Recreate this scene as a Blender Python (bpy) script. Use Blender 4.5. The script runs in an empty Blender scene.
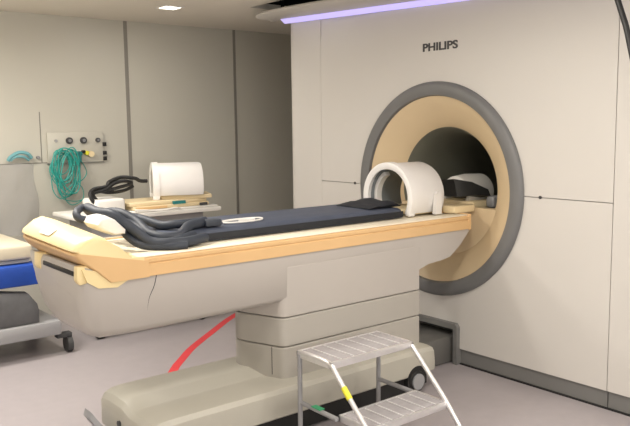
import bpy, bmesh, math, random
from mathutils import Vector, Matrix
random.seed(7)
PI = math.pi
scene = bpy.context.scene
C = scene.collection

# ------------------------------------------------------------------ materials
def mat(name, col, rough=0.5, metal=0.0, noise=0.0, nscale=8.0, bump=0.0, bscale=200.0, emit=None, estr=0.0,
        alpha=1.0, trans=0.0, coat=0.0, spec=0.5, col2=None):
    m = bpy.data.materials.new(name); m.use_nodes = True
    nt = m.node_tree; b = nt.nodes['Principled BSDF']
    b.inputs['Roughness'].default_value = rough; b.inputs['Metallic'].default_value = metal
    b.inputs['Coat Weight'].default_value = coat; b.inputs['Specular IOR Level'].default_value = spec
    b.inputs['Transmission Weight'].default_value = trans; b.inputs['Alpha'].default_value = alpha
    c = (*col, 1)
    b.inputs['Base Color'].default_value = c
    tc = nt.nodes.new('ShaderNodeTexCoord')
    if noise > 0 or col2:
        n = nt.nodes.new('ShaderNodeTexNoise'); n.inputs['Scale'].default_value = nscale; n.inputs['Detail'].default_value = 4
        nt.links.new(tc.outputs['Object'], n.inputs['Vector'])
        r = nt.nodes.new('ShaderNodeValToRGB')
        r.color_ramp.elements[0].position = 0.3; r.color_ramp.elements[1].position = 0.7
        c2 = col2 or tuple(x * (1 - noise) for x in col)
        r.color_ramp.elements[0].color = (*c2, 1); r.color_ramp.elements[1].color = c
        nt.links.new(n.outputs['Fac'], r.inputs['Fac']); nt.links.new(r.outputs['Color'], b.inputs['Base Color'])
    if bump > 0:
        n2 = nt.nodes.new('ShaderNodeTexNoise'); n2.inputs['Scale'].default_value = bscale
        nt.links.new(tc.outputs['Object'], n2.inputs['Vector'])
        bp = nt.nodes.new('ShaderNodeBump'); bp.inputs['Strength'].default_value = bump; bp.inputs['Distance'].default_value = 0.002
        nt.links.new(n2.outputs['Fac'], bp.inputs['Height']); nt.links.new(bp.outputs['Normal'], b.inputs['Normal'])
    if emit:
        b.inputs['Emission Color'].default_value = (*emit, 1); b.inputs['Emission Strength'].default_value = estr
    return m

M = {
 'wall': mat('wall_laminate', (.53, .512, .45), .45, noise=.03, nscale=2.0),
 'joint': mat('joint_grey', (.24, .225, .20), .5, noise=.05),
 'ceiling': mat('ceiling_paint', (.80, .75, .67), .8, noise=.02, nscale=3),
 'void': mat('void_black', (.006, .006, .006), .9, noise=.1),
 'floor': mat('floor_vinyl', (.385, .35, .36), .42, noise=.05, nscale=14, bump=.15, bscale=300),
 'cover': mat('scanner_cover', (.63, .605, .57), .38, noise=.012, nscale=3),
 'gap': mat('panel_gap', (.34, .32, .29), .8, noise=.05),
 'seam': mat('seam_grey', (.22, .21, .19), .8, noise=.05),
 'ring': mat('ring_grey', (.165, .165, .165), .45, noise=.05),
 'cream': mat('funnel_cream', (.66, .52, .33), .45, noise=.03, nscale=5),
 'bore': mat('bore_shaded', (.17, .17, .135), .5, noise=.08, nscale=5),  # cream bore coloured dark to stand in for the shade inside
 'plinth': mat('plinth_grey', (.19, .187, .18), .5, noise=.06, nscale=6),
 'niche': mat('niche_grey', (.14, .135, .125), .5, noise=.08, nscale=6),
 'hull': mat('table_grey', (.47, .435, .40), .42, noise=.02, nscale=4),
 'column': mat('column_grey', (.42, .395, .355), .42, noise=.02, nscale=4),
 'base': mat('base_greige', (.45, .43, .37), .40, noise=.02, nscale=4),
 'rail': mat('rail_orange', (.72, .47, .23), .42, noise=.05, nscale=5),
 'top': mat('tabletop_cream', (.86, .78, .62), .4, noise=.02, nscale=5),
 'handle': mat('handle_cream', (.84, .68, .37), .4, noise=.04, nscale=5),
 'pad': mat('mattress_navy', (.062, .075, .112), .6, noise=.15, nscale=12, bump=.5, bscale=120),
 'padside': mat('mattress_side', (.012, .014, .02), .7, noise=.15),
 'cable': mat('cable_dark', (.03, .038, .055), .55, noise=.2, nscale=20),
 'black': mat('rubber_black', (.012, .012, .012), .5, noise=.1),
 'white': mat('coil_white', (.80, .78, .76), .42, noise=.02),
 'liner': mat('coil_liner', (.20, .22, .23), .5, noise=.1),
 'coilbase': mat('coil_base_cream', (.78, .64, .40), .5, noise=.05),
 'offwhite': mat('off_white', (.76, .74, .70), .5, noise=.03),
 'teal': mat('teal_plastic', (.03, .36, .31), .4, noise=.1),
 'teallight': mat('teal_light', (.16, .38, .42), .4, noise=.1),
 'tealdark': mat('teal_label', (.02, .20, .20), .5, noise=.1),
 'alu': mat('aluminium', (.86, .85, .86), .34, .8, noise=.08, nscale=30),
 'tread': mat('tread_grey', (.36, .34, .35), .6, noise=.12, nscale=40, bump=.6, bscale=260),
 'treadline': mat('tread_ridge', (.62, .61, .61), .45, noise=.05),
 'grey': mat('plain_grey', (.33, .33, .34), .5, noise=.05),
 'midgrey': mat('mid_grey', (.22, .22, .23), .5, noise=.08),
 'darkgrey': mat('dark_grey', (.06, .06, .062), .6, noise=.15),
 'blue': mat('blue_fabric', (.01, .07, .42), .6, noise=.25, nscale=6),
 'yellow': mat('label_yellow', (.80, .75, .05), .5, noise=.05),
 'green': mat('label_green', (.05, .45, .20), .5, noise=.05),
 'red': mat('tape_red', (.72, .06, .07), .5, noise=.06, nscale=20),
 'led': mat('led_violet', (.5, .45, .8), .5, emit=(.56, .50, 1.0), estr=.9),
 'lens': mat('lamp_lens', (.9, .9, .85), .5, emit=(1, .93, .8), estr=7),
 'plastic': mat('clear_plastic', (.50, .49, .50), .35, alpha=.20, noise=.25, nscale=9),
 'pane': mat('fill_glow_pane', (.6, .6, .6), .4, emit=(1, .96, .92), estr=1.2),  # glowing surface of the added fill window
 'padcream': mat('pad_cream', (.62, .56, .43), .5, noise=.04),
 'bagdark': mat('bag_dark', (.11, .11, .115), .6, noise=.35, nscale=9),
 'ink': mat('logo_ink', (.045, .043, .045), .5, noise=.05),
}

# ------------------------------------------------------------------ helpers
def link(name, bm, m, parent=None, smooth=False, angle=40):
    me = bpy.data.meshes.new(name)
    bmesh.ops.recalc_face_normals(bm, faces=bm.faces)
    if smooth:
        for f in bm.faces: f.smooth = True
        lim = math.radians(angle)
        for e in bm.edges:
            if len(e.link_faces) == 2 and e.calc_face_angle(0) > lim: e.smooth = False
    bm.to_mesh(me); bm.free()
    me.materials.append(M[m])
    o = bpy.data.objects.new(name, me); C.objects.link(o)
    if parent: o.parent = parent
    return o

def tag(o, label, cat, group=None):
    o['label'] = label; o['category'] = cat
    if group: o['group'] = group
    return o

def struct(o): o['kind'] = 'structure'; return o

def thing(name, label, cat, loc=(0, 0, 0), rz=0, group=None):
    o = bpy.data.objects.new(name, None); C.objects.link(o)
    o.location = loc; o.rotation_euler = (0, 0, rz); o.empty_display_size = .05
    return tag(o, label, cat, group)

def box(bm, x0, x1, y0, y1, z0, z1, bev=0, seg=2):
    r = bmesh.ops.create_cube(bm, size=1)
    vs = r['verts']
    for v in vs:
        v.co = Vector(((x0 + x1) / 2 + v.co.x * (x1 - x0), (y0 + y1) / 2 + v.co.y * (y1 - y0), (z0 + z1) / 2 + v.co.z * (z1 - z0)))
    if bev > 0:
        es = list({e for v in vs for e in v.link_edges})
        r2 = bmesh.ops.bevel(bm, geom=es, offset=bev, segments=seg, profile=.5, affect='EDGES')
    return vs

def bx(name, m, x0, x1, y0, y1, z0, z1, parent=None, bev=0, seg=2):
    bm = bmesh.new(); box(bm, x0, x1, y0, y1, z0, z1, bev, seg)
    return link(name, bm, m, parent, smooth=bev > 0, angle=35)

def loft(bm, secs, closed_ring=True, caps=True):
    rings = [[bm.verts.new(p) for p in s] for s in secs]
    n = len(rings[0])
    for a, b in zip(rings, rings[1:]):
        for i in range(n if closed_ring else n - 1):
            j = (i + 1) % n
            bm.faces.new((a[i], a[j], b[j], b[i]))
    if caps:
        bm.faces.new(rings[0]); bm.faces.new(list(reversed(rings[-1])))
    return rings

def smoothpath(pts, k=6, closed=False):
    P = [Vector(p) for p in pts]; n = len(P); out = []
    rng = n if closed else n - 1
    for i in range(rng):
        p0 = P[(i - 1) % n] if closed or i > 0 else P[0]
        p1 = P[i]; p2 = P[(i + 1) % n]
        p3 = P[(i + 2) % n] if closed or i + 2 < n else P[-1]
        for s in range(k):
            t = s / k
            out.append(.5 * ((2 * p1) + (-p0 + p2) * t + (2 * p0 - 5 * p1 + 4 * p2 - p3) * t * t + (-p0 + 3 * p1 - 3 * p2 + p3) * t ** 3))
    if not closed: out.append(P[-1])
    return out

def tube(bm, pts, r, n=8, k=6, closed=False, straight=False):
    path = [Vector(p) for p in pts] if straight else smoothpath(pts, k, closed)
    m = len(path); rings = []
    prev = None
    for i, p in enumerate(path):
        if closed: d = path[(i + 1) % m] - path[(i - 1) % m]
        else: d = path[min(i + 1, m - 1)] - path[max(i - 1, 0)]
        if d.length < 1e-9: d = Vector((1, 0, 0))
        d.normalize()
        if prev is None:
            a = d.cross(Vector((0, 0, 1)))
            if a.length < .1: a = d.cross(Vector((0, 1, 0)))
        else:
            a = prev - d * prev.dot(d)
        a.normalize(); prev = a; b = d.cross(a)
        rr = r(i / (m - 1)) if callable(r) else r
        rings.append([bm.verts.new(p + (a * math.cos(2 * PI * j / n) + b * math.sin(2 * PI * j / n)) * rr) for j in range(n)])
    pairs = list(zip(rings, rings[1:])) + ([(rings[-1], rings[0])] if closed else [])
    for a, b in pairs:
        for j in range(n):
            bm.faces.new((a[j], a[(j + 1) % n], b[(j + 1) % n], b[j]))
    if not closed:
        bm.faces.new(rings[0]); bm.faces.new(list(reversed(rings[-1])))

def tb(name, m, pts, r, parent=None, **kw):
    bm = bmesh.new(); tube(bm, pts, r, **kw)
    return link(name, bm, m, parent, smooth=True, angle=60)

def latheX(bm, prof, cy, cz, n=96, a0=0, a1=2 * PI, close=True):
    """prof: list of (x, r). revolve about the X axis through (cy, cz)"""
    full = abs(a1 - a0 - 2 * PI) < 1e-6
    m = n if full else n + 1
    rings = []
    for i in range(m):
        a = a0 + (a1 - a0) * i / n
        rings.append([bm.verts.new((x, cy + r * math.cos(a), cz + r * math.sin(a))) for x, r in prof])
    k = len(prof)
    for i in range(n):
        A = rings[i]; B = rings[(i + 1) % m]
        for j in range(k if close else k - 1):
            j2 = (j + 1) % k
            bm.faces.new((A[j], A[j2], B[j2], B[j]))
    if close and not full:
        bm.faces.new(rings[0]); bm.faces.new(list(reversed(rings[-1])))

def prism(bm, pts, axis, a, b):
    """extrude a 2-D outline along an axis; pts in the two remaining axes in xyz order"""
    def P(u, v, w):
        return {'x': (w, u, v), 'y': (u, w, v), 'z': (u, v, w)}[axis]
    A = [bm.verts.new(P(u, v, a)) for u, v in pts]; B = [bm.verts.new(P(u, v, b)) for u, v in pts]
    n = len(pts)
    bm.faces.new(A); bm.faces.new(list(reversed(B)))
    for i in range(n):
        j = (i + 1) % n
        bm.faces.new((A[i], B[i], B[j], A[j]))

def pr(name, m, pts, axis, a, b, parent=None, bev=0):
    bm = bmesh.new(); prism(bm, pts, axis, a, b)
    if bev:
        bmesh.ops.recalc_face_normals(bm, faces=bm.faces)
        bmesh.ops.bevel(bm, geom=[e for e in bm.edges], offset=bev, segments=2, profile=.5, affect='EDGES')
    return link(name, bm, m, parent, smooth=bool(bev), angle=35)

def cyl(bm, p, axis, r, h, n=24):
    p = Vector(p)
    ax = {'x': Vector((1, 0, 0)), 'y': Vector((0, 1, 0)), 'z': Vector((0, 0, 1))}[axis]
    tube(bm, [p - ax * h / 2, p + ax * h / 2], r, n=n, straight=True)

def cy(name, m, p, axis, r, h, parent=None, n=24):
    bm = bmesh.new(); cyl(bm, p, axis, r, h, n)
    return link(name, bm, m, parent, smooth=True, angle=40)

# ------------------------------------------------------------------ the room
WY = 2.72; CZ = 2.34; X0 = -5.2; X1 = 2.6; Y0 = -4.6
struct(bx('floor', 'floor', X0, X1, Y0, WY + .1, -.05, 0))
struct(bx('wall_left', 'wall', X0, X1, WY, WY + .1, 0, 2.9))
struct(bx('wall_back', 'wall', X0 - .1, X0, Y0, WY, 0, 2.9))
struct(bx('wall_right', 'wall', X0, X1, Y0 - .1, Y0, 0, 2.9))
struct(bx('wall_front', 'wall', X1, X1 + .1, Y0, WY, 0, 2.9))
# ceiling with the dark service opening over the scanner
bm = bmesh.new()
ox, oy0, oy1 = -.30, -2.4, 1.55
box(bm, X0, ox, Y0, WY, CZ, CZ + .04)
box(bm, ox, X1, oy1, WY, CZ, CZ + .04)
box(bm, ox, X1, Y0, oy0, CZ, CZ + .04)
struct(link('ceiling', bm, 'ceiling'))
struct(bx('ceiling_void', 'void', ox - .05, X1, oy0 - .05, oy1 + .05, CZ + .45, CZ + .5))
bm = bmesh.new()
box(bm, ox - .03, ox - .005, oy0, oy1, CZ + .041, CZ + .45); box(bm, ox, X1, oy1 + .005, oy1 + .03, CZ + .041, CZ + .45)
box(bm, ox, X1, oy0 - .03, oy0 - .005, CZ + .041, CZ + .45)
struct(link('ceiling_void_side', bm, 'void'))
# joints between the wall panels
for i, (x, w) in enumerate([(-.745, .031), (.312, .026), (1.37, .032), (-1.80, .032), (-2.86, .032)]):
    if i == 3: continue
    struct(bx('trim_%d' % (i + 1), 'joint', x - w / 2, x + w / 2, WY - .004, WY, 0, CZ))
struct(bx('trim_7', 'joint', X0, -1.06, WY - .003, WY, 1.203, 1.211))
struct(bx('trim_8', 'seam', -1.485, -1.478, WY - .002, WY, 1.21, 1.60))

# red floor marking
bm = bmesh.new()
path = smoothpath([(-1.72, .30, 0), (-1.56, .62, 0), (-1.376, .868, 0), (-1.235, 1.02, 0), (-1.07, 1.185, 0), (-.80, 1.405, 0), (-.45, 1.68, 0), (-.05, 1.93, 0)], 6)
L = []; R = []
for i, p in enumerate(path):
    d = (path[min(i + 1, len(path) - 1)] - path[max(i - 1, 0)]).normalized(); n_ = Vector((-d.y, d.x, 0)) * .027
    L.append((p + n_)); R.append((p - n_))
secs = [[l + Vector((0, 0, .0015)), r_ + Vector((0, 0, .0015)), r_, l] for l, r_ in zip(L, R)]
loft(bm, secs)
tag(link('floor_tape', bm, 'red'), 'red curved tape line stuck on the pinkish grey floor behind the table', 'tape')

# ------------------------------------------------------------------ scanner
ZC = 1.068
sc = thing('mri_scanner', 'huge off-white MRI scanner with a round cream bore and dark grey ring', 'scanner', (0, 0, 0))
TOP = 2.235; YL = 1.100; YR = -1.187
def half_panel(upper, y0, y1, zlim, R=.60, rc=0.0, notch=None):
    pts = []
    g = .002
    n = 48
    if upper:
        z = ZC + g
        pts.append((y1, z))
        if rc:
            for i in range(9):
                a = i / 8 * PI / 2; pts.append((y1 - rc + rc * math.cos(a), zlim - rc + rc * math.sin(a)))
        else: pts.append((y1, zlim))
        pts += [(y0, zlim), (y0, z)]
        for i in range(n + 1):
            a = PI - PI * i / n; pts.append((R * math.cos(a), z + (R - g) * math.sin(a)))
    else:
        z = ZC - g
        pts.append((y0, z)); pts.append((y0, zlim))
        if notch:
            ny0, ny1, nz = notch
            pts += [(ny0, zlim), (ny0, nz), (ny1, nz), (ny1, zlim)]
        pts += [(y1, zlim), (y1, z)]
        for i in range(n + 1):
            a = PI * i / n; pts.append((R * math.cos(a), z - (R - g) * math.sin(a)))
    return pts
ZP = .098
NY0, NY1, NZ = -.185, .40, .235
o = pr('upper_panel', 'cover', half_panel(True, YR + .002, YL - .002, TOP - .035, rc=.14), 'x', 0, .02, sc)
o = pr('lower_panel', 'cover', half_panel(False, YR + .002, YL - .002, ZP, notch=(NY0, NY1, NZ)), 'x', 0, .02, sc)
pr('side_panel', 'cover', [(YL + .002, ZP), (1.425, ZP), (1.425, TOP), (YL + .002, TOP)], 'x', 0.002, .022, sc)
bx('corner_infill', 'cover', .010, .020, .93, YL + .003, 1.98, TOP, sc)
bx('top_infill', 'cover', .002, .020, -1.18, .92, TOP - .033, TOP, sc)
# rounded left corner of the housing
pts = [(.022, 1.425), (.002, 1.425)]
for i in range(1, 7):
    a = i / 6 * PI / 2; pts.append((.002 + .085 * (1 - math.cos(a)), 1.425 + .085 * math.sin(a)))
pts += [(.9, 1.51), (.9, 1.49), (.11, 1.49)]
pr('corner_panel', 'cover', pts, 'z', ZP, TOP, sc)
pr('side_panel', 'cover', [(-2.3, ZP), (YR - .002, ZP), (YR - .002, TOP), (-2.3, TOP)], 'x', 0.0, .02, sc)
# backing with round hole
bm = bmesh.new()
n = 64; hole = []; outer = []
for i in range(n):
    a = 2 * PI * i / n; c_, s_ = math.cos(a), math.sin(a)
    hole.append((.02, .60 * c_, ZC + .60 * s_))
    k = min((1.38 if c_ > 0 else 2.25) / max(abs(c_), 1e-6), ((TOP - .03 - ZC) if s_ > 0 else (ZC - .26)) / max(abs(s_), 1e-6))
    outer.append((.02, k * c_, ZC + k * s_))
for X in (.024,):
    H = [bm.verts.new((X, y, z)) for _, y, z in hole]; O = [bm.verts.new((X, y, z)) for _, y, z in outer]
    H2 = [bm.verts.new((X + .02, y, z)) for _, y, z in hole]; O2 = [bm.verts.new((X + .02, y, z)) for _, y, z in outer]
for i in range(n):
    j = (i + 1) % n
    bm.faces.new((H[i], H[j], O[j], O[i])); bm.faces.new((H2[i], O2[i], O2[j], H2[j]))
    bm.faces.new((H[i], H2[i], H2[j], H[j])); bm.faces.new((O[i], O[j], O2[j], O2[i]))
link('chassis', bm, 'gap', sc)
bx('top_cover', 'cover', .03, 1.7, -2.3, 1.46, TOP - .04, TOP - .005, sc)
bx('rear_cover', 'cover', 1.7, 1.74, -2.3, 1.46, ZP, TOP - .005, sc)
# ring, funnel, tube
bm = bmesh.new()
prof = [(.015, .60), (.015, .662), (-.012, .662), (-.026, .652), (-.032, .635), (-.030, .60), (-.022, .580), (-.004, .574), (.015, .574)]
latheX(bm, prof, 0, ZC, 128); link('bore_ring', bm, 'ring', sc, smooth=True)
bm = bmesh.new()
fp = [(-.004, .576), (.004, .555), (.018, .525), (.04, .49), (.065, .452), (.092, .415), (.125, .385)]
prof = fp + [(.125, .40), (.12, .43), (.08, .48), (.03, .58)]
latheX(bm, prof, 0, ZC, 128); link('bore_funnel', bm, 'cream', sc, smooth=True, angle=50)
bm = bmesh.new()
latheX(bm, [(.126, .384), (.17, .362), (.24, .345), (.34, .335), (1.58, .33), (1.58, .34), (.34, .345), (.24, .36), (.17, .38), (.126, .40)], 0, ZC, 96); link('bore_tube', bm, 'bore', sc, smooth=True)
pts = []
for i in range(25):
    a = PI + math.asin(.10 / .40) + (PI - 2 * math.asin(.10 / .40)) * i / 24
    pts.append((.415 * math.cos(a), ZC + .415 * math.sin(a)))
pr('bore_ledge', 'cream', pts, 'x', .094, .155, sc)
bx('bore_bed', 'bore', .156, 1.55, -.27, .27, .87, .945, sc, .006)
# plinth
bm = bmesh.new()
prism(bm, [(.012, YR + .002), (.012, -.2155), (.09, -.2155), (.09, YR + .002)], 'z', .0, ZP - .002)
link('plinth', bm, 'plinth', sc)
bx('plinth', 'plinth', .012, .09, .43, 1.42, 0, ZP - .002, sc); bx('plinth', 'plinth', .012, .09, -2.3, YR - .004, 0, ZP - .002, sc)
bm = bmesh.new(); box(bm, .0, .011, -2.3, -.2155, 0.0, .008); link('floor_seal', bm, 'black', sc)
# niche frame where the table docks
bm = bmesh.new()
W = .03
prism(bm, [(NY0, 0), (NY0 - W, 0), (NY0 - W, NZ + .0), (NY0 - W + .015, NZ + .02), (NY1 + W, NZ + .02), (NY1 + W, 0), (NY1, 0), (NY1, NZ - .015), (NY0, NZ - .015)], 'x', -.03, .02)
link('niche_frame', bm, 'plinth', sc)
bm = bmesh.new()
prism(bm, [(NY0 + .001, 0.001), (NY0 + .001, NZ - .016), (NY1 - .001, NZ - .016), (NY1 - .001, 0.001), (NY1 - .012, .001), (NY1 - .012, NZ - .03), (NY0 + .012, NZ - .03), (NY0 + .012, 0.001)], 'x', -.015, .30)
link('niche_lining', bm, 'black', sc)
bx('niche_back', 'niche', .08, .10, NY0 + .013, NY1 - .013, .001, NZ - .032, sc)
# laser windows
for y in (.735, -.765):
    cy('laser_window', 'ink', (-.002, y, ZC + .001), 'x', .009, .006, sc)
# logo
cu = bpy.data.curves.new('t', 'FONT'); cu.body = 'PHILIPS'; cu.size = .066; cu.offset = .0019; cu.extrude = .0015; cu.align_x = 'CENTER'
to = bpy.data.objects.new('t', cu); C.objects.link(to)
bpy.context.view_layer.update()
me = bpy.data.meshes.new_from_object(to.evaluated_get(bpy.context.evaluated_depsgraph_get()))
bpy.data.objects.remove(to)
xs = [v.co.x for v in me.vertices]; ys = [v.co.y for v in me.vertices]
sx = .278 / (max(xs) - min(xs)); sy = .050 / (max(ys) - min(ys)); mx = (max(xs) + min(xs)) / 2; my = min(ys)
for v in me.vertices:
    v.co = Vector((-.001 - v.co.z, -.038 - (v.co.x - mx) * sx, 1.914 + (v.co.y - my) * sy))
me.materials.clear(); me.materials.append(M['ink'])
lo = bpy.data.objects.new('logo', me); C.objects.link(lo); lo.parent = sc; lo['label'] = 'dark lettered maker name'
# lighting strip and canopy, dropping slightly to the right
def zc_(y): return 2.257 + .031 * (y - 1.445)
bm = bmesh.new()
secs = []
for y in (1.46, 1.1, .6, .03, -.5, -1.1, -2.3):
    z = zc_(y); xx = -.05 + .02 * (1.46 - y)
    if xx > -.012: xx = -.012
    secs.append([(xx - .05, y, z + .012), (xx, y, z - .026), (xx + .012, y, z - .026), (xx + .012, y, z + .03), (xx - .05, y, z + .03)])
loft(bm, secs); link('light_strip', bm, 'led', sc)
bm = bmesh.new()
secs = []
for y, xo in ((1.62, -.16), (1.58, -.23), (1.50, -.275), (1.38, -.31), (1.2, -.345), (1.0, -.365), (.745, -.37), (.447, -.37), (0, -.365), (-.6, -.36), (-1.4, -.35), (-2.3, -.33)):
    z = zc_(y); xi = .03
    if y > 1.46: xi = .03 - (y - 1.46) * .6
    secs.append([(xi, y, z + .002), (xo + .16, y, z + .004), (xo + .015, y, z + .008), (xo, y, z + .022), (xo + .01, y, z + .034), (xi, y, z + .036)])
loft(bm, secs); link('canopy', bm, 'cover', sc, smooth=True, angle=50)
tag(bx('hanger_bracket', 'black', -.02, .0, 1.525, 1.545, CZ - .035, CZ + .3), 'short black hanger bracket in the dark ceiling gap above the scanner canopy', 'bracket')

# ------------------------------------------------------------------ patient table
tb_ = thing('patient_table', 'long cream-edged patient table with grey body on a wide pedestal running into the bore', 'table', (-.93, 0, 0))
def T(o):   # keep world placement under the table's Empty
    o.matrix_parent_inverse = Matrix.Translation((.93, 0, 0)); return o
YN = .305
def hullsec(x, wt, wm, wb, zt, zm, zb):
    return [(x, -wt, zt), (x, -wm, zm), (x, -wm + (wm - wb) * .35, zm - (zm - zb) * .6), (x, -wb, zb), (x, -.08, zb - .002), (x, wb * .35, zb), (x, wm * .62, zm), (x, wm * .86, zm + (zt - zm) * .35), (x, wt, zt)]
bm = bmesh.new()
zt = .86
S = [(-2.395, .27, .255, .21, .905, .80, .775), (-2.385, .293, .275, .235, .925, .735, .71), (-2.37, .30, .288, .24, .925, .695, .665), (-2.345, .303, .296, .24, .915, .668, .634), (-2.30, YN, .30, .245, .88, .656, .616),
     (-2.20, YN, .303, .245, zt, .653, .612), (-2.10, YN, .304, .25, zt, .650, .612), (-1.30, YN, .304, .25, zt, .652, .620), (-.50, YN, .304, .25, zt, .664, .640), (-.45, YN, .304, .25, zt, .668, .655), (-.38, YN, .304, .28, zt, .688, .685), (-.27, YN, .304, .28, zt, .696, .693),
     (-.20, YN, .304, .28, zt, .708, .705), (-.165, YN, .304, .28, zt, .73, .727), (-.11, YN, .304, .28, zt, .768, .765), (-.03, YN, .304, .28, zt, .845, .842)]
loft(bm, [hullsec(*s) for s in S])
T(link('body_shell', bm, 'hull', tb_, smooth=True, angle=50))
# service seam on the side of the shell
bm = bmesh.new()
tube(bm, [(-2.062, -.3045, .857), (-2.075, -.304, .81), (-2.10, -.303, .76), (-2.112, -.302, .70)], .0022, n=6)
T(link('shell_seam', bm, 'darkgrey', tb_))

# column covers
def plan(cx, a, b, x1, ins=0):
    """flat-sided cover with a blunt nose towards the foot end"""
    raw = [(-.457, -b, .004), (-1.405, -b, .035), (-1.498, -.02, .05), (-1.43, .075, .03), (-.457, .085, .004)]
    pts = []
    n_ = len(raw)
    for i in range(n_):
        p = Vector(raw[i][:2]); q0 = Vector(raw[i - 1][:2]); q1 = Vector(raw[(i + 1) % n_][:2]); r_ = raw[i][2]
        a0 = p + (q0 - p).normalized() * r_; a1 = p + (q1 - p).normalized() * r_
        for k in range(5):
            t = k / 4; pts.append(a0 * (1 - t) ** 2 + p * 2 * t * (1 - t) + a1 * t * t)
    c_ = Vector((-.93, -.11)); out = []
    for p in pts:
        d = p - c_; out.append((p.x - math.copysign(ins, d.x) , p.y - math.copysign(ins, d.y)))
    return out
def colpart(name, z0, z1, bb=.306, m='column', taper=0):
    bm = bmesh.new()
    A = plan(-1.19, .235, bb, -.457)
    B = plan(-1.19, .235, bb, -.457, ins=.004)
    loft(bm, [[(x, y, z0) for x, y in B], [(x, y, z0 + .004) for x, y in A], [(x, y, z1 - .004) for x, y in A], [(x, y, z1) for x, y in B]])
    return T(link(name, bm, m, tb_, smooth=True, angle=30))
colpart('column_cover', .552, .80, bb=.3054, m='hull')
colpart('column_cover', .407, .547)
colpart('column_cover', .235, .402)
bm = bmesh.new()
pp = plan(-1.19, .235, .306, -.457, ins=.012)
loft(bm, [[(x, y, .22) for x, y in pp], [(x, y, .78) for x, y in pp]])
T(link('column_core', bm, 'seam', tb_))

# base
def basesec(x, kx, zs=1.0, w=1.0):
    P = [(-.395, .105), (-.402, .112), (-.402, .170), (-.397, .222), (-.384, .243), (-.355, .250), (-.20, .246), (-.185, .249), (-.11, .272), (-.095, .275), (.04, .275), (.055, .272), (.09, .268), (.122, .262), (.140, .248), (.145, .112), (.142, .105)]
    yc = -.13
    return [(x, yc + (y - yc) * w, .105 + (z - .105) * zs) for y, z in P]
bm = bmesh.new()
loft(bm, [basesec(-2.165, 0, .58, .84), basesec(-2.158, 0, .76, .91), basesec(-2.138, 0, .90, .965), basesec(-2.105, 0, .975, .99), basesec(-2.06, 0, 1, 1), basesec(-1.3, 0), basesec(-.52, 0), basesec(-.45, 0, .98, .99), basesec(-.425, 0, .90, .97), basesec(-.418, 0, .75, .95)])
T(link('base_cover', bm, 'base', tb_, smooth=True, angle=24))
T(tb('column_seam', 'darkgrey', [(-1.4275, -.237, .262), (-1.4275, -.237, .40)], .0022, tb_, n=6, straight=True))
T(bx('base_chassis', 'black', -2.08, -.50, -.375, .11, .012, .104, tb_))
T(bx('docking_arm', 'niche', -.45, .07, -.16, .20, .005, .17, tb_, .01))
# wheel in its arch
bm = bmesh.new(); prism(bm, [(-.65 + .0, .05)] + [(-.575 + .075 * math.cos(a), .085 + .075 * math.sin(a)) for a in [PI - PI * i / 16 for i in range(17)]] + [(-.500, .05)], 'y', -.4035, -.36)
T(link('wheel_arch', bm, 'black', tb_))
w = T(cy('wheel', 'grey', (-.575, -.402, .074), 'y', .044, .03, tb_, 32))
bm = bmesh.new(); tube(bm, [(-.575 + .050 * math.cos(2 * PI * i / 24), -.402, .074 + .050 * math.sin(2 * PI * i / 24)) for i in range(24)], .009, n=8, closed=True, straight=True)
o = link('tyre', bm, 'black', w, smooth=True); o.matrix_parent_inverse = Matrix.Identity(4)
T(cy('wheel', 'grey', (-2.0, .085, .04), 'y', .04, .03, tb_, 24)); T(cy('wheel', 'grey', (-1.98, -.34, .04), 'y', .04, .03, tb_, 24)); T(cy('wheel', 'grey', (-.6, .085, .04), 'y', .04, .03, tb_, 24))
# foot pedal
bm = bmesh.new()
secs = []
for t, (x, y, z, wd) in enumerate([(-2.10, .02, .05, .045), (-2.17, .02, .062, .045), (-2.21, .03, .10, .045), (-2.24, .04, .145, .045), (-2.256, .045, .172, .04), (-2.262, .045, .18, .028)]):
    secs.append([(x, y - wd, z), (x, y + wd, z), (x + .008, y + wd * .9, z + .03), (x + .008, y - wd * .9, z + .03)])
loft(bm, secs)
pd_ = T(link('foot_pedal', bm, 'grey', tb_, smooth=True, angle=50))
T(cy('base_button', 'darkgrey', (-2.168, -.10, .165), 'x', .014, .012, tb_))

# rail and top
bm = bmesh.new()
prof = [(-.300, .852), (-.312, .856), (-.314, .905), (-.308, .909), (-.308, .912), (-.313, .915), (-.313, .928), (-.306, .936), (-.285, .937), (-.285, .86)]
secs = []
for x in (-2.20, -1.5, -.8, -.045):
    secs.append([(x, y, z) for y, z in prof])
loft(bm, secs); T(link('side_rail', bm, 'rail', tb_, smooth=True, angle=30))
bm = bmesh.new(); loft(bm, [[(p[0], -p[1], p[2]) for p in s] for s in secs]); T(link('side_rail', bm, 'rail', tb_, smooth=True, angle=30))
T(bx('tabletop', 'top', -2.20, -.045, -.284, .284, .87, .934, tb_, .004))
bm = bmesh.new(); box(bm, -2.16, -.06, -.311, -.21, .9365, .9415, .002); T(link('edge_strip', bm, 'top', tb_, smooth=True))
bm = bmesh.new(); box(bm, -2.18, -.06, .303, .311, .9365, .9415, .001); T(link('edge_strip', bm, 'top', tb_, smooth=True))
T(bx('end_cap', 'rail', -.046, -.026, -.316, .316, .85, .944, tb_, .005))
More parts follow.
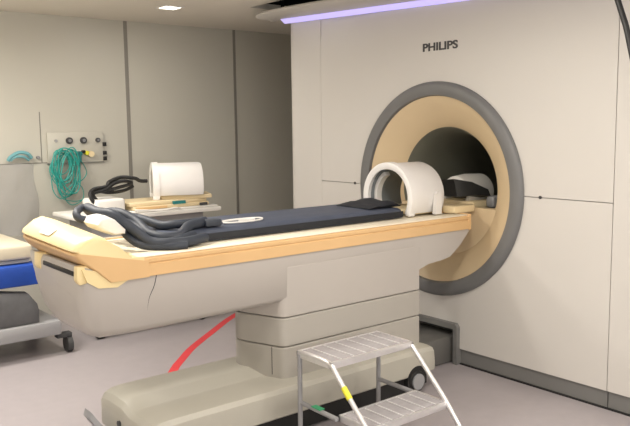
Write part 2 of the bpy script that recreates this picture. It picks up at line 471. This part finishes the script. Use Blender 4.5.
# raised foot end: cross-section swept across the table
def handle_loft(name, m, prof, grow):
    bm = bmesh.new(); secs = []
    for y, k in ((-.316, .90), (-.311, .945), (-.300, .975), (-.275, .992), (-.24, 1), (-.10, 1), (.0, 1), (.10, 1), (.24, 1), (.30, .98), (.316, .93)):
        y += math.copysign(grow, y) if abs(y) > .3 else 0
        lift = .030 * (y + .3) / .6        # the far side stands a little higher
        cx_, cz = -2.19, .90
        secs.append([(cx_ + (x - cx_) * (k if x < cx_ else 1), y, cz + (z - cz) * (k if z > 1.0 else 1) + lift * max(0, min(1.2, (z - .93) / .12))) for x, z in prof])
    loft(bm, secs); return T(link(name, bm, m, tb_, smooth=True, angle=38))
handle_loft('end_handle', 'handle', [(-2.12, .925), (-2.25, .95), (-2.408, .982), (-2.421, .994), (-2.415, 1.008), (-2.365, 1.038), (-2.325, 1.048), (-2.285, 1.036), (-2.235, .995), (-2.175, .944), (-2.12, .9395)], 0)
handle_loft('end_band', 'rail', [(-2.10, .853), (-2.275, .853), (-2.335, .905), (-2.395, .950), (-2.417, .975), (-2.416, .984), (-2.25, .951), (-2.12, .925), (-2.10, .925)], .001)
bm = bmesh.new(); box(bm, -.022, .022, -.055, .055, 0, .002, .0008)
gl = T(link('control_label', bm, 'offwhite', tb_)); gl.matrix_parent_inverse = Matrix.Identity(4); gl.location = (.93 - 2.392, .03, 1.0395); gl.rotation_euler = (math.radians(2.6), math.radians(-31), 0)
T(bx('grip_slot', 'black', -2.399, -2.36, -.25, .10, .885, .905, tb_, .004))
for y0, y1 in ((-.300, -.262), (.13, .20)):
    pr('handle_bracket', 'handle', [(-2.40, .93), (-2.403, .875), (-2.392, .855), (-2.36, .86), (-2.35, .93)], 'y', y0, y1, tb_, .004).matrix_parent_inverse = Matrix.Translation((.93, 0, 0))
bm = bmesh.new()
prism(bm, [(-2.385, .92), (-2.365, .865), (-2.32, .835), (-2.24, .828), (-2.19, .853), (-2.3, .90)], 'y', -.309, -.298)
bmesh.ops.recalc_face_normals(bm, faces=bm.faces)
T(link('corner_bracket', bm, 'handle', tb_))

# mattress
bm = bmesh.new(); secs = []
for x, k in ((-1.93, .5), (-1.92, .9), (-1.89, 1), (-1.6, 1), (-1.2, 1.0), (-.8, 1), (-.55, 1), (-.42, .95), (-.41, .5)):
    secs.append([(x, y if k > .6 else y * .97 + .0015, .9355 + z * k) for y, z in ((-.128, .034), (-.122, .052), (-.10, .060), (0, .064), (.15, .064), (.27, .062), (.298, .052), (.302, .03), (.302, .004), (-.128, .004))])
loft(bm, secs)
mt = thing('mattress', 'long thin navy blue mattress lying on the patient table', 'mattress', (-1.2, 0, .9425))
o = link('mattress_cover', bm, 'pad', mt, smooth=True, angle=60); o.matrix_parent_inverse = Matrix.Translation((1.2, 0, -.9425))
bm = bmesh.new()
box(bm, -1.925, -.412, -.1355, -.1285, .9425, .976, .002)
o = link('side_band', bm, 'padside', mt, smooth=True); o.matrix_parent_inverse = Matrix.Translation((1.2, 0, -.9425))
# folded blanket end near the coil
bm = bmesh.new(); secs = []
for x, k in ((-.64, .25), (-.61, .7), (-.57, 1.2), (-.53, 1), (-.49, 1.5), (-.46, 1.6), (-.43, 1.3), (-.41, .9), (-.395, .4)):
    secs.append([(x, y + .05, 1.001 + z * k) for y, z in ((-.14, 0), (-.15, .012), (-.11, .022), (-.04, .018), (.03, .026), (.09, .022), (.14, .012), (.14, 0))])
loft(bm, secs)
tag(link('folded_sheet', bm, 'padside', smooth=True, angle=70), 'black rumpled cloth lying on the mattress at the mouth of the white coil', 'cloth')

# thin white lead on the mattress
bm = bmesh.new()
LD = [(-1.62, -.10, 1.006), (-1.52, -.09, 1.006), (-1.46, -.05, 1.006), (-1.36, -.02, 1.006), (-1.25, -.03, 1.006), (-1.22, -.07, 1.006), (-1.27, -.12, 1.006), (-1.38, -.13, 1.006), (-1.46, -.10, 1.006), (-1.42, -.06, 1.008), (-1.30, -.06, 1.008), (-1.28, -.09, 1.008), (-1.38, -.10, 1.008)]
tube(bm, [(x - .10, y + .05, z) for x, y, z in LD], .0042, n=8)
wl = tag(link('coiled_lead', bm, 'offwhite', smooth=True), 'thin white lead lying in a flat loop on the middle of the mattress', 'cable')

# dark padded cables at the foot end
cb = thing('cable_bundle', 'thick dark blue-grey padded cables heaped over the foot end of the table', 'cable', (-2.05, 0, .95))
def cable(pts, r):
    o = tb('padded_cable', 'cable', pts, r, cb, n=12, k=8); o.matrix_parent_inverse = Matrix.Translation((2.05, 0, -.95)); return o
cable([(-2.07, .22, 1.02), (-2.10, .215, 1.075), (-2.16, .19, 1.11), (-2.235, .10, 1.105), (-2.245, .06, 1.08), (-2.20, .05, 1.065)], .017)
cable([(-2.10, .22, 1.06), (-2.16, .17, 1.11), (-2.16, .05, 1.10), (-2.13, -.03, 1.093), (-2.09, -.075, 1.055), (-2.05, -.13, 1.01), (-2.02, -.18, .975), (-1.96, -.225, .968), (-1.89, -.235, .967), (-1.82, -.215, .968), (-1.75, -.18, .968)], .023)
cable([(-2.03, .25, 1.0), (-2.05, .20, 1.07), (-2.03, .11, 1.08), (-1.99, .02, 1.045), (-1.98, -.08, 1.0), (-1.94, -.155, .985), (-1.87, -.165, .99), (-1.80, -.12, 1.02), (-1.70, -.07, 1.024)], .023)
cable([(-1.98, .25, 1.0), (-1.99, .18, 1.05), (-1.93, .10, 1.045), (-1.88, .0, 1.02), (-1.83, -.05, 1.024), (-1.76, -.06, 1.024), (-1.66, -.03, 1.024)], .021)
cable([(-2.10, -.02, 1.045), (-2.08, -.10, .99), (-2.05, -.16, .963), (-1.99, -.215, .958), (-1.95, -.248, .958), (-1.89, -.262, .958)], .018)
cable([(-2.05, .07, 1.05), (-2.00, -.02, 1.02), (-2.0, -.11, .975), (-1.95, -.19, .967), (-1.88, -.195, .975), (-1.80, -.165, .985)], .021)
o = bx('connector', 'cable', -1.70, -1.61, -.11, -.045, 1.003, 1.035, cb, .008); o.matrix_parent_inverse = Matrix.Translation((2.05, 0, -.95))
# white cushion under the cables
bm = bmesh.new()
secs = []
for y, k in ((-.13, .5), (-.12, .68), (-.08, .74), (.0, .74), (.04, .68), (.05, .5)):
    s = []
    for x, z in ((-2.235, 1.04), (-2.26, 1.075), (-2.235, 1.112), (-2.19, 1.12), (-2.15, 1.10), (-2.08, 1.03), (-2.085, 1.005), (-2.15, 1.0)):
        s.append((-2.17 + (x + 2.17) * k, y, 1.04 + (z - 1.04) * k))
    secs.append(s)
loft(bm, secs)
tag(link('wedge_cushion', bm, 'offwhite', smooth=True, angle=50), 'small white wedge cushion under the dark cables at the foot of the table', 'cushion')

# ------------------------------------------------------------------ send/receive coils (horseshoe shells)
def make_coil(name, label, loc, rz, Rr=.195, Ln=.31, spare=False):
    t = thing(name, label, 'coil', loc, rz, None)
    zc = .10
    bm = bmesh.new()
    latheX(bm, [(-Ln / 2, Rr - .022), (-Ln / 2 + .01, Rr), (Ln / 2 - .02, Rr), (Ln / 2 - .004, Rr - .006), (Ln / 2, Rr - .022)], 0, zc, 48, math.radians(-26), math.radians(206))
    link('shell', bm, 'white', t, smooth=True, angle=50)
    bm = bmesh.new()
    latheX(bm, [(-Ln / 2 + .015, Rr - .034), (-Ln / 2 + .015, Rr - .0235), (Ln / 2 - .01, Rr - .0235), (Ln / 2 - .01, Rr - .034)], 0, zc, 40, math.radians(-24), math.radians(204))
    link('liner', bm, 'liner', t, smooth=True, angle=50)
    # raised front rim with flared feet
    bm = bmesh.new()
    latheX(bm, [(-Ln / 2 - .028, Rr - .012), (-Ln / 2 - .022, Rr + .006), (-Ln / 2 + .022, Rr + .008), (-Ln / 2 + .022, Rr + .0005), (-Ln / 2 - .0005, Rr - .022), (-Ln / 2 - .018, Rr - .034)], 0, zc, 48, math.radians(-30), math.radians(210))
    link('front_rim', bm, 'white', t, smooth=True, angle=50)
    for s in (-1, 1):
        bm = bmesh.new(); box(bm, -Ln / 2 - .028, -Ln / 2 + .02, min(s * (Rr - .045), s * (Rr - .008)), max(s * (Rr - .045), s * (Rr - .008)), .0, .035, .006); link('foot', bm, 'white', t, smooth=True)
        if spare: continue
        bm = bmesh.new()
        prism(bm, [(.02, 0), (.08, 0), (.072, .12), (.05, .135), (.028, .12)], 'y', s * (Rr + .002), s * (Rr + .022)); link('latch_bracket', bm, 'white', t)
    # inner support arch
    bm = bmesh.new()
    latheX(bm, [(-Ln / 2 + .03, Rr - .060), (-Ln / 2 + .03, Rr - .036), (-Ln / 2 + .07, Rr - .036), (-Ln / 2 + .07, Rr - .060)], 0, zc, 30, math.radians(-22), math.radians(62))
    link('support_arch', bm, 'white', t, smooth=True)
    bm = bmesh.new(); box(bm, -Ln / 2 + .03, Ln / 2 + .06, -Rr + .048, Rr - .048, 0, .028, .006); link('coil_base', bm, 'coilbase', t, smooth=True)
    return t
make_coil('knee_coil', 'white horseshoe-shaped coil on the table at the mouth of the bore', (-.215, .04, .9427), 0, Rr=.20, Ln=.27)

# things inside the bore
hb = thing('head_coil', 'cream and grey head coil with a dark strap lying inside the bore', 'coil', (.3, 0, .946))
def HB(o): o.matrix_parent_inverse = Matrix.Translation((-.3, 0, -.946)); return o
HB(bx('coil_base', 'coilbase', .17, .46, -.17, .17, .9465, .99, hb, .008))
bm = bmesh.new(); latheX(bm, [(.20, .09), (.20, .11), (.30, .12), (.44, .115), (.44, .09)], 0, 1.03, 30, math.radians(-25), math.radians(205)); HB(link('shell', bm, 'offwhite', hb, smooth=True))
HB(bx('coil_block', 'grey', .28, .46, -.24, -.172, .9465, 1.02, hb, .02))
bm = bmesh.new(); loft(bm, [[(.10, -.10, 1.02), (.10, .03, 1.02), (.10, .03, 1.12), (.10, -.07, 1.13)], [(.20, -.16, 1.03), (.20, -.02, 1.0), (.20, -.02, 1.10), (.20, -.13, 1.11)], [(.30, -.20, 1.02), (.30, -.10, 1.0), (.30, -.10, 1.05), (.30, -.18, 1.06)]])
HB(link('strap', bm, 'black', hb, smooth=True))
tag(bx('foam_block', 'coilbase', -.10, .085, -.25, -.16, .9445, .985, None, .006), 'small cream foam block on the table edge beside the white coil', 'foam block')
bm = bmesh.new()
tube(bm, [(.50, -.20, .963), (.58, -.12, .963), (.66, -.02, .963), (.56, .10, .963)], .016, n=8)
tag(link('coil_cable', bm, 'offwhite', smooth=True), 'pale loose cable deep inside the bore behind the head coil', 'cable')

# ------------------------------------------------------------------ coil cart behind the table
ct = thing('coil_cart', 'cream-topped grey equipment cart behind the patient table carrying the spare coil', 'cart', (-1.1, 1.9, 0))
def CT(o): o.matrix_parent_inverse = Matrix.Translation((1.1, -1.9, 0)); return o
CT(bx('cart_top', 'offwhite', -1.60, -.52, 1.66, 2.22, .845, .875, ct, .008))
CT(bx('cart_body', 'grey', -1.50, -.62, 1.76, 2.16, .42, .845, ct, .006))
CT(bx('cart_chassis', 'darkgrey', -1.50, -.58, 1.76, 2.18, .09, .135, ct, .006))
for x in (-1.47, -.66):
    for y in (1.78, 2.10):
        CT(bx('post', 'grey', x, x + .03, y, y + .03, .135, .42, ct))
        w = CT(cy('caster', 'black', (x + .015, y + .015, .045), 'y', .045, .03, ct))
tr = thing('coil_tray', 'cream slatted coil tray with a teal label on the cart behind the table', 'tray', (-.93, 1.85, .876))
def TR(o): o.matrix_parent_inverse = Matrix.Translation((.93, -1.85, -.876)); return o
TR(bx('tray_base', 'offwhite', -1.25, -.54, 1.68, 2.10, .876, .890, tr, .005))
TR(bx('lower_block', 'coilbase', -1.39 + .18, -.60, 1.71, 2.06, .891, .918, tr, .006))
TR(bx('slot', 'rail', -1.19, -.95, 1.702, 1.709, .895, .910, tr))
TR(bx('upper_block', 'coilbase', -1.23, -.61, 1.72, 2.05, .919, .945, tr, .006))
TR(bx('teal_label', 'tealdark', -.90, -.80, 1.700, 1.7185, .916, .938, tr))
TR(bx('latch', 'darkgrey', -.68, -.62, 1.695, 1.7095, .892, .912, tr))
sp = make_coil('knee_coil', 'white horseshoe-shaped coil on the cream tray of the cart behind the table', (-.765, 1.87, .9455), math.radians(-22), Rr=.162, Ln=.345, spare=True)
bxo = bx('control_box', 'offwhite', -1.48, -1.26, 1.72, 1.96, .876, .985, None, .02, 3)
tag(bxo, 'white plastic box with rounded corners at the left end of the cart', 'box')
def off(pts): return [(x * 1.08 + .36, y + .42, .865 + (z - .905) * 1.04) for x, y, z in pts]
bm = bmesh.new()
tube(bm, off([(-1.64, 1.34, .995), (-1.70, 1.33, 1.005), (-1.72, 1.34, 1.06), (-1.68, 1.36, 1.09), (-1.60, 1.37, 1.10), (-1.57, 1.38, 1.13), (-1.49, 1.39, 1.155), (-1.40, 1.38, 1.145), (-1.36, 1.38, 1.125), (-1.31, 1.38, 1.12)]), .014, n=8)
tube(bm, off([(-1.61, 1.38, .99), (-1.66, 1.38, 1.01), (-1.69, 1.36, 1.06), (-1.61, 1.36, 1.08), (-1.54, 1.37, 1.12), (-1.47, 1.37, 1.13), (-1.42, 1.38, 1.11), (-1.50, 1.38, 1.09), (-1.60, 1.39, 1.07)]), .013, n=8)
tube(bm, off([(-1.70, 1.38, 1.04), (-1.66, 1.38, 1.07), (-1.56, 1.40, 1.055), (-1.46, 1.40, 1.065), (-1.40, 1.40, 1.09)]), .012, n=8)
tag(link('black_leads', bm, 'black', smooth=True), 'tangle of black leads looped over the white box on the cart', 'cable')
bm = bmesh.new()
tube(bm, [(-1.22, 1.668, .90), (-1.14, 1.65, .895), (-1.02, 1.645, .885), (-.92, 1.65, .895), (-.86, 1.668, .885)], .007, n=6)
tag(link('white_lead', bm, 'offwhite', smooth=True), 'thin white lead drooping along the front of the cream tray', 'cable')

# ------------------------------------------------------------------ stretcher at the far left
st = thing('patient_trolley', 'cream-padded patient trolley on a grey wheeled base at the left edge', 'trolley', (-2.6, 1.85, 0))
def ST(o): o.matrix_parent_inverse = Matrix.Translation((2.6, -1.85, 0)); return o
ST(bx('trolley_pad', 'padcream', -3.5, -1.93, 1.66, 2.30, .65, .745, st, .02, 3))
ST(bx('trolley_frame', 'grey', -3.5, -1.95, 1.68, 2.28, .625, .649, st, .006))
ST(bx('lower_shelf', 'grey', -3.4, -1.79, 1.60, 2.2, .135, .235, st, .02))
for x in (-3.2, -2.25):
    for y in (1.80, 2.10):
        ST(bx('post', 'midgrey', x - .02, x + .02, y - .02, y + .02, .236, .624, st))
for x, y in ((-1.735, 1.66), (-1.82, 2.12), (-3.3, 1.70), (-3.3, 2.12)):
    w = ST(cy('caster', 'darkgrey', (x, y, .055), 'x' if x > -1.8 else 'y', .055, .035, st)); f_ = bx('caster_fork', 'darkgrey', x - .08, x + .018, y - .03, y + .03, .105, .134, w, .004)
tag(bx('storage_bin', 'blue', -3.0, -1.885, 1.63, 1.775, .482, .62, None, .02), 'blue fabric bin slung beneath the cream trolley pad', 'bin')
bm = bmesh.new(); secs = []
for x, k in ((-3.0, .8), (-2.6, 1), (-2.2, .95), (-1.98, .8), (-1.93, .5)):
    secs.append([(x, 1.62, .24), (x, 1.61, .24 + .16 * k), (x, 1.64, .24 + .235 * k), (x, 1.72, .24 + .24 * k), (x, 1.765, .24 + .16 * k), (x, 1.765, .24)])
loft(bm, secs); tag(link('dark_bag', bm, 'bagdark', smooth=True), 'dark grey bag on the lower shelf of the left trolley', 'bag')

# ------------------------------------------------------------------ wall outlet panel, tubing and bag
wp = thing('gas_panel', 'off-white medical gas outlet panel mounted on the left wall', 'panel', (-1.23, WY, 1.32))
def WP(o): o.matrix_parent_inverse = Matrix.Translation((1.23, -WY, -1.32)); return o
WP(bx('panel_plate', 'wall', -1.44, -.985, WY - .025, WY - .001, 1.20, 1.44, wp, .004))
bm = bmesh.new(); box(bm, -1.445, -.982, WY - .02, WY - .002, 1.196, 1.1995); WP(link('panel_edge', bm, 'midgrey', wp))
for x, r_, m in ((-1.27, .026, 'darkgrey'), (-1.155, .026, 'darkgrey'), (-1.035, .018, 'darkgrey')):
    f_ = WP(cy('outlet', m, (x, WY - .035, 1.375), 'y', r_, .02, wp)); cy('outlet_core', 'midgrey', (x, WY - .047, 1.375), 'y', r_ * .5, .006, f_)
WP(cy('outlet', 'grey', (-1.375, WY - .03, 1.375), 'y', .012, .012, wp))
for x, z, m, r_ in ((-1.14, 1.275, 'yellow', .017), (-1.105, 1.265, 'coilbase', .024), (-1.165, 1.285, 'black', .012), (-1.20, 1.27, 'tealdark', .02)):
    WP(cy('gas_coupling', m, (x, WY - .045, z), 'y', r_, .04, wp))
for z in (1.34, 1.27, 1.225):
    WP(bx('side_socket', 'black', -.995, -.965, WY - .04, WY - .026, z - .016, z + .016, wp, .003))
WP(cy('hose_stub', 'tealdark', (-1.20, WY - .06, 1.24), 'z', .012, .07, wp))
bm = bmesh.new()
random.seed(3)
for q in range(15):
    cx = -1.345 + random.uniform(-.03, .04); a = .075 + random.uniform(-.035, .02); b = .15 + random.uniform(-.07, .04)
    czz = 1.29 - b + random.uniform(-.02, .04)
    tl = random.uniform(-.25, .25); pts = []
    for i in range(12):
        t = 2 * PI * i / 12
        u = a * math.cos(t); v = b * math.sin(t)
        pts.append((cx + u * math.cos(tl) - v * math.sin(tl) + random.uniform(-.006, .006), WY - .068 - .004 * q, czz + u * math.sin(tl) + v * math.cos(tl)))
    tube(bm, pts, .004 if q % 3 else .0055, n=6, k=4, closed=True)
for dx in (0, .03):
    tube(bm, [(-1.20, WY - .07, 1.22), (-1.16, WY - .08, 1.13), (-1.19, WY - .08, 1.07), (-1.25 - dx, WY - .08, 1.03), (-1.34 - dx, WY - .075, .94), (-1.29, WY - .075, .87 + dx), (-1.20, WY - .075, .91), (-1.20, WY - .075, 1.0), (-1.26, WY - .075, 1.05)], .0035, n=6)
tag(link('oxygen_tubing', bm, 'teal', smooth=True), 'coil of teal green oxygen tubing hanging from the wall outlet panel', 'tubing')
# bag hanging from a hook with its teal mask tubing
bm = bmesh.new()
tube(bm, [(-1.75, WY - .05, 1.235), (-1.73, WY - .06, 1.265), (-1.67, WY - .06, 1.295), (-1.61, WY - .06, 1.285), (-1.575, WY - .05, 1.25)], .014, n=8)
tube(bm, [(-1.735, WY - .05, 1.235), (-1.70, WY - .06, 1.262), (-1.64, WY - .06, 1.262), (-1.595, WY - .05, 1.235)], .011, n=8)
tag(link('mask_tubing', bm, 'teallight', smooth=True), 'light teal mask tubing arched over the top of the clear plastic bag', 'tubing')
bm = bmesh.new()
nx, nz = 22, 12; grid = []
for side in (0, 1):
    g = []
    for i in range(nx + 1):
        row = []
        for j in range(nz + 1):
            u = i / nx; v = j / nz
            w_ = .145 + .03 * v
            x = -1.70 + (u - .5) * 2 * w_ + .01 * math.sin(9 * v + 3 * u)
            y = WY - .02 - (.07 * math.sin(PI * u) * (.4 + .6 * v) + .005 * math.sin(u * 30) + .008 * math.sin(v * 9 + u * 11)) * (1 if side else .12)
            z = 1.215 - .03 * abs(u - .5) - v * .54
            row.append(bm.verts.new((x, y - .006, z)))
        g.append(row)
    grid.append(g)
    for i in range(nx):
        for j in range(nz): bm.faces.new((g[i][j], g[i + 1][j], g[i + 1][j + 1], g[i][j + 1]))
for j in range(nz):
    for i in (0, nx): bm.faces.new((grid[0][i][j], grid[1][i][j], grid[1][i][j + 1], grid[0][i][j + 1]))
for i in range(nx): bm.faces.new((grid[0][i][nz], grid[1][i][nz], grid[1][i + 1][nz], grid[0][i + 1][nz]))
tag(link('plastic_bag', bm, 'plastic', smooth=True, angle=80), 'clear crinkled plastic bag hanging on the left wall above the trolley', 'bag')
tag(cy('wall_hook', 'midgrey', (-1.515, WY - .015, 1.25), 'y', .012, .03), 'small grey knob on the wall between the plastic bag and the gas panel', 'knob')

# ------------------------------------------------------------------ step stool
ss = thing('step_stool', 'aluminium two-step stool with ribbed treads in front of the table pedestal', 'stool', (-1.24, -.80, 0))
def SS(o): o.matrix_parent_inverse = Matrix.Translation((1.24, .80, 0)); return o
sx0, sx1 = -1.50, -1.00
def platform(name, y0, y1, z, x0=sx0, x1=sx1):
    bm = bmesh.new(); box(bm, x0 + .008, x1 - .008, y0 + .008, y1 - .008, z - .012, z - .002)
    t = SS(link(name, bm, 'tread', ss))
    bm = bmesh.new()
    box(bm, x0, x1, y0, y0 + .014, z - .03, z + .002, .003); box(bm, x0, x1, y1 - .012, y1, z - .03, z + .001, .003)
    box(bm, x0, x0 + .014, y0, y1, z - .03, z + .0015, .003); box(bm, x1 - .012, x1, y0, y1, z - .03, z + .0015, .003)
    link('tread_frame', bm, 'alu', t, smooth=True)
    for i in range(1, 7):
        x = x0 + (x1 - x0) * i / 7
        bm = bmesh.new(); box(bm, x - .003, x + .003, y0 + .016, y1 - .014, z - .002, z + .002, .001); link('tread_ridge', bm, 'treadline', t)
    return t
platform('top_tread', -.775, -.53, .465)
platform('lower_tread', -.995, -.79, .235, -1.475, -1.0)
fl = [(-1.492, -.772, .455), (-1.492, -.80, .43), (-1.490, -.995, .225), (-1.490, -1.14, .012)]
leg = SS(tb('leg', 'alu', [(-1.492, -.56, .46), (-1.492, -.70, .462), (-1.492, -.765, .452), (-1.492, -.80, .42), (-1.492, -.90, .32), (-1.490, -1.0, .218), (-1.490, -1.17, .012)], .0115, ss, n=10, k=4))
bm = bmesh.new(); tube(bm, [(-1.4925, -.845, .376), (-1.4925, -.885, .335)], .0132, n=10, straight=True); link('yellow_label', bm, 'yellow', leg, smooth=True)
SS(tb('leg', 'alu', [(-1.006, -.772, .445), (-1.006, -.80, .42), (-1.006, -.90, .32), (-1.006, -1.0, .218), (-1.006, -1.17, .012)], .0115, ss, n=10, k=4))
SS(tb('leg', 'grey', [(-1.495, -.548, .452), (-1.495, -.545, .012)], .011, ss, n=10, straight=True))
SS(tb('leg', 'grey', [(-1.005, -.548, .452), (-1.005, -.545, .012)], .011, ss, n=10, straight=True))
SS(tb('side_brace', 'grey', [(-1.006, -.548, .225), (-1.006, -.80, .222)], .011, ss, n=8, straight=True))
b_ = SS(tb('side_brace', 'grey', [(-1.492, -.548, .225), (-1.492, -.80, .222)], .011, ss, n=8, straight=True))
bx('green_label', 'green', -1.506, -1.478, -.70, -.64, .234, .238, b_)
for x in (-1.495, -1.005): SS(cy('rubber_foot', 'black', (x, -.545, .012), 'z', .015, .024, ss, 12))
for x in (-1.490, -1.006): SS(cy('rubber_foot', 'black', (x, -1.172, .012), 'z', .015, .024, ss, 12))

# ------------------------------------------------------------------ black hose top right
bm = bmesh.new()
tube(bm, [(-.44, -1.33, CZ - .001), (-.44, -1.36, 2.2), (-.44, -1.40, 2.05), (-.44, -1.444, 1.924), (-.44, -1.463, 1.872), (-.44, -1.484, 1.792), (-.44, -1.53, 1.60), (-.44, -1.60, 1.25), (-.44, -1.68, .9)], .0125, n=10)
tag(link('black_hose', bm, 'black', smooth=True), 'black hose hanging down in front of the scanner at the right edge', 'hose')

# ------------------------------------------------------------------ ceiling lights
def area(x, y, z, power, size, col):
    l = bpy.data.lights.new('lamp_light', 'AREA'); l.energy = power; l.size = size; l.color = col
    lo = bpy.data.objects.new('lamp_light', l); C.objects.link(lo); lo.location = (x, y, z)
WARM = (1, .95, .875)
t = thing('ceiling_light', 'small bright square downlight in the ceiling near the left wall', 'lamp', (-.79, 1.86, CZ))
bm = bmesh.new(); size = .13
for a, b, c_, d in ((-1, 1, -1, -.8), (-1, 1, .8, 1), (-1, -.8, -.8, .8), (.8, 1, -.8, .8)):
    h = size * .6; box(bm, a * h, b * h, c_ * h, d * h, -.008, -.0005)
link('frame', bm, 'offwhite', t)
h = size * .48; bx('lens', 'lens', -h, h, -h, h, -.006, -.001, t)
area(-.79, 1.86, CZ - .02, 6, .13, WARM)
# opal drum lamps added out of view to soften and even the light
def drum(x, y, power, up):
    t = thing('added_drum_lamp', 'added opal drum lamp giving fill light from outside the frame', 'lamp', (x, y, CZ), 0, 'added drum lamps outside the frame')
    cy('stem', 'offwhite', (0, 0, -.05), 'z', .008, .10, t, 10)
    bm = bmesh.new(); prof_ = [(.11, -.10), (.12, -.11), (.12, -.16), (.11, -.17)]
    loft(bm, [[(r_ * math.cos(2 * PI * q / 24), r_ * math.sin(2 * PI * q / 24), z) for q in range(24)] for r_, z in prof_])
    link('shade', bm, 'lens', t, smooth=True, angle=40)
    area(x, y, CZ - .18, power, .22, WARM)
    l = bpy.data.lights.new('ceiling_fill', 'POINT'); l.energy = up; l.shadow_soft_size = .03; l.color = WARM  # extra point lights added around the drum to brighten the ceiling
    for a in range(3):
        lo = bpy.data.objects.new('ceiling_fill', l); C.objects.link(lo); lo.location = (x + .17 * math.cos(a * 2.1), y + .17 * math.sin(a * 2.1), CZ - .13)
for (x, y, p, u) in ((-2.25, .5, 28, 1.8), (-2.6, 1.5, 32, 3.5), (-3.8, 1.3, 18, 1.2), (-1.3, -1.3, 20, .8), (-3.7, -.9, 20, .8), (-.9, -2.9, 28, .8), (-3.2, -3.2, 26, .8)):
    drum(x, y, p, u)

# added window behind the camera, unseen; pane and area light give soft fill
struct(bx('added_window_frame', 'offwhite', -4.3, -.7, Y0 + .0005, Y0 + .02, .88, 2.22))
struct(bx('added_window_pane', 'pane', -4.22, -.78, Y0 + .021, Y0 + .03, .96, 2.14))
l = bpy.data.lights.new('added_window_fill', 'AREA'); l.shape = 'RECTANGLE'; l.size = 3.4; l.size_y = 1.15; l.energy = 42; l.color = (1, .96, .92)
lo = bpy.data.objects.new('added_window_fill', l); C.objects.link(lo); lo.location = (-2.5, Y0 + .05, 1.55); lo.rotation_euler = (math.radians(90), 0, 0)
w = bpy.data.worlds.new('World'); scene.world = w; w.use_nodes = True
w.node_tree.nodes['Background'].inputs['Color'].default_value = (1, .95, .88, 1); w.node_tree.nodes['Background'].inputs['Strength'].default_value = .05

# ------------------------------------------------------------------ camera
yaw, pitch, roll, f = .892640209, .117162817, -.0121719662, 748.159481
F = Vector((math.cos(pitch) * math.cos(yaw), math.cos(pitch) * math.sin(yaw), -math.sin(pitch)))
r0 = Vector((math.sin(yaw), -math.cos(yaw), 0)); u0 = r0.cross(F)
r1 = r0 * math.cos(roll) + u0 * math.sin(roll); u1 = -r0 * math.sin(roll) + u0 * math.cos(roll)
cd = bpy.data.cameras.new('camera'); co = bpy.data.objects.new('camera', cd); C.objects.link(co)
mx = Matrix(((r1.x, u1.x, -F.x), (r1.y, u1.y, -F.y), (r1.z, u1.z, -F.z))).to_4x4()
mx.translation = Vector((-3.48646, -3.142396, 1.47452)); co.matrix_world = mx
cd.sensor_width = 36; cd.lens = f / 630 * 36; cd.clip_start = .05
scene.camera = co
scene.view_settings.view_transform = 'Standard'; scene.view_settings.look = 'None'
scene.view_settings.gamma = 1; scene.view_settings.use_curve_mapping = False
scene.view_settings.exposure = -0.22
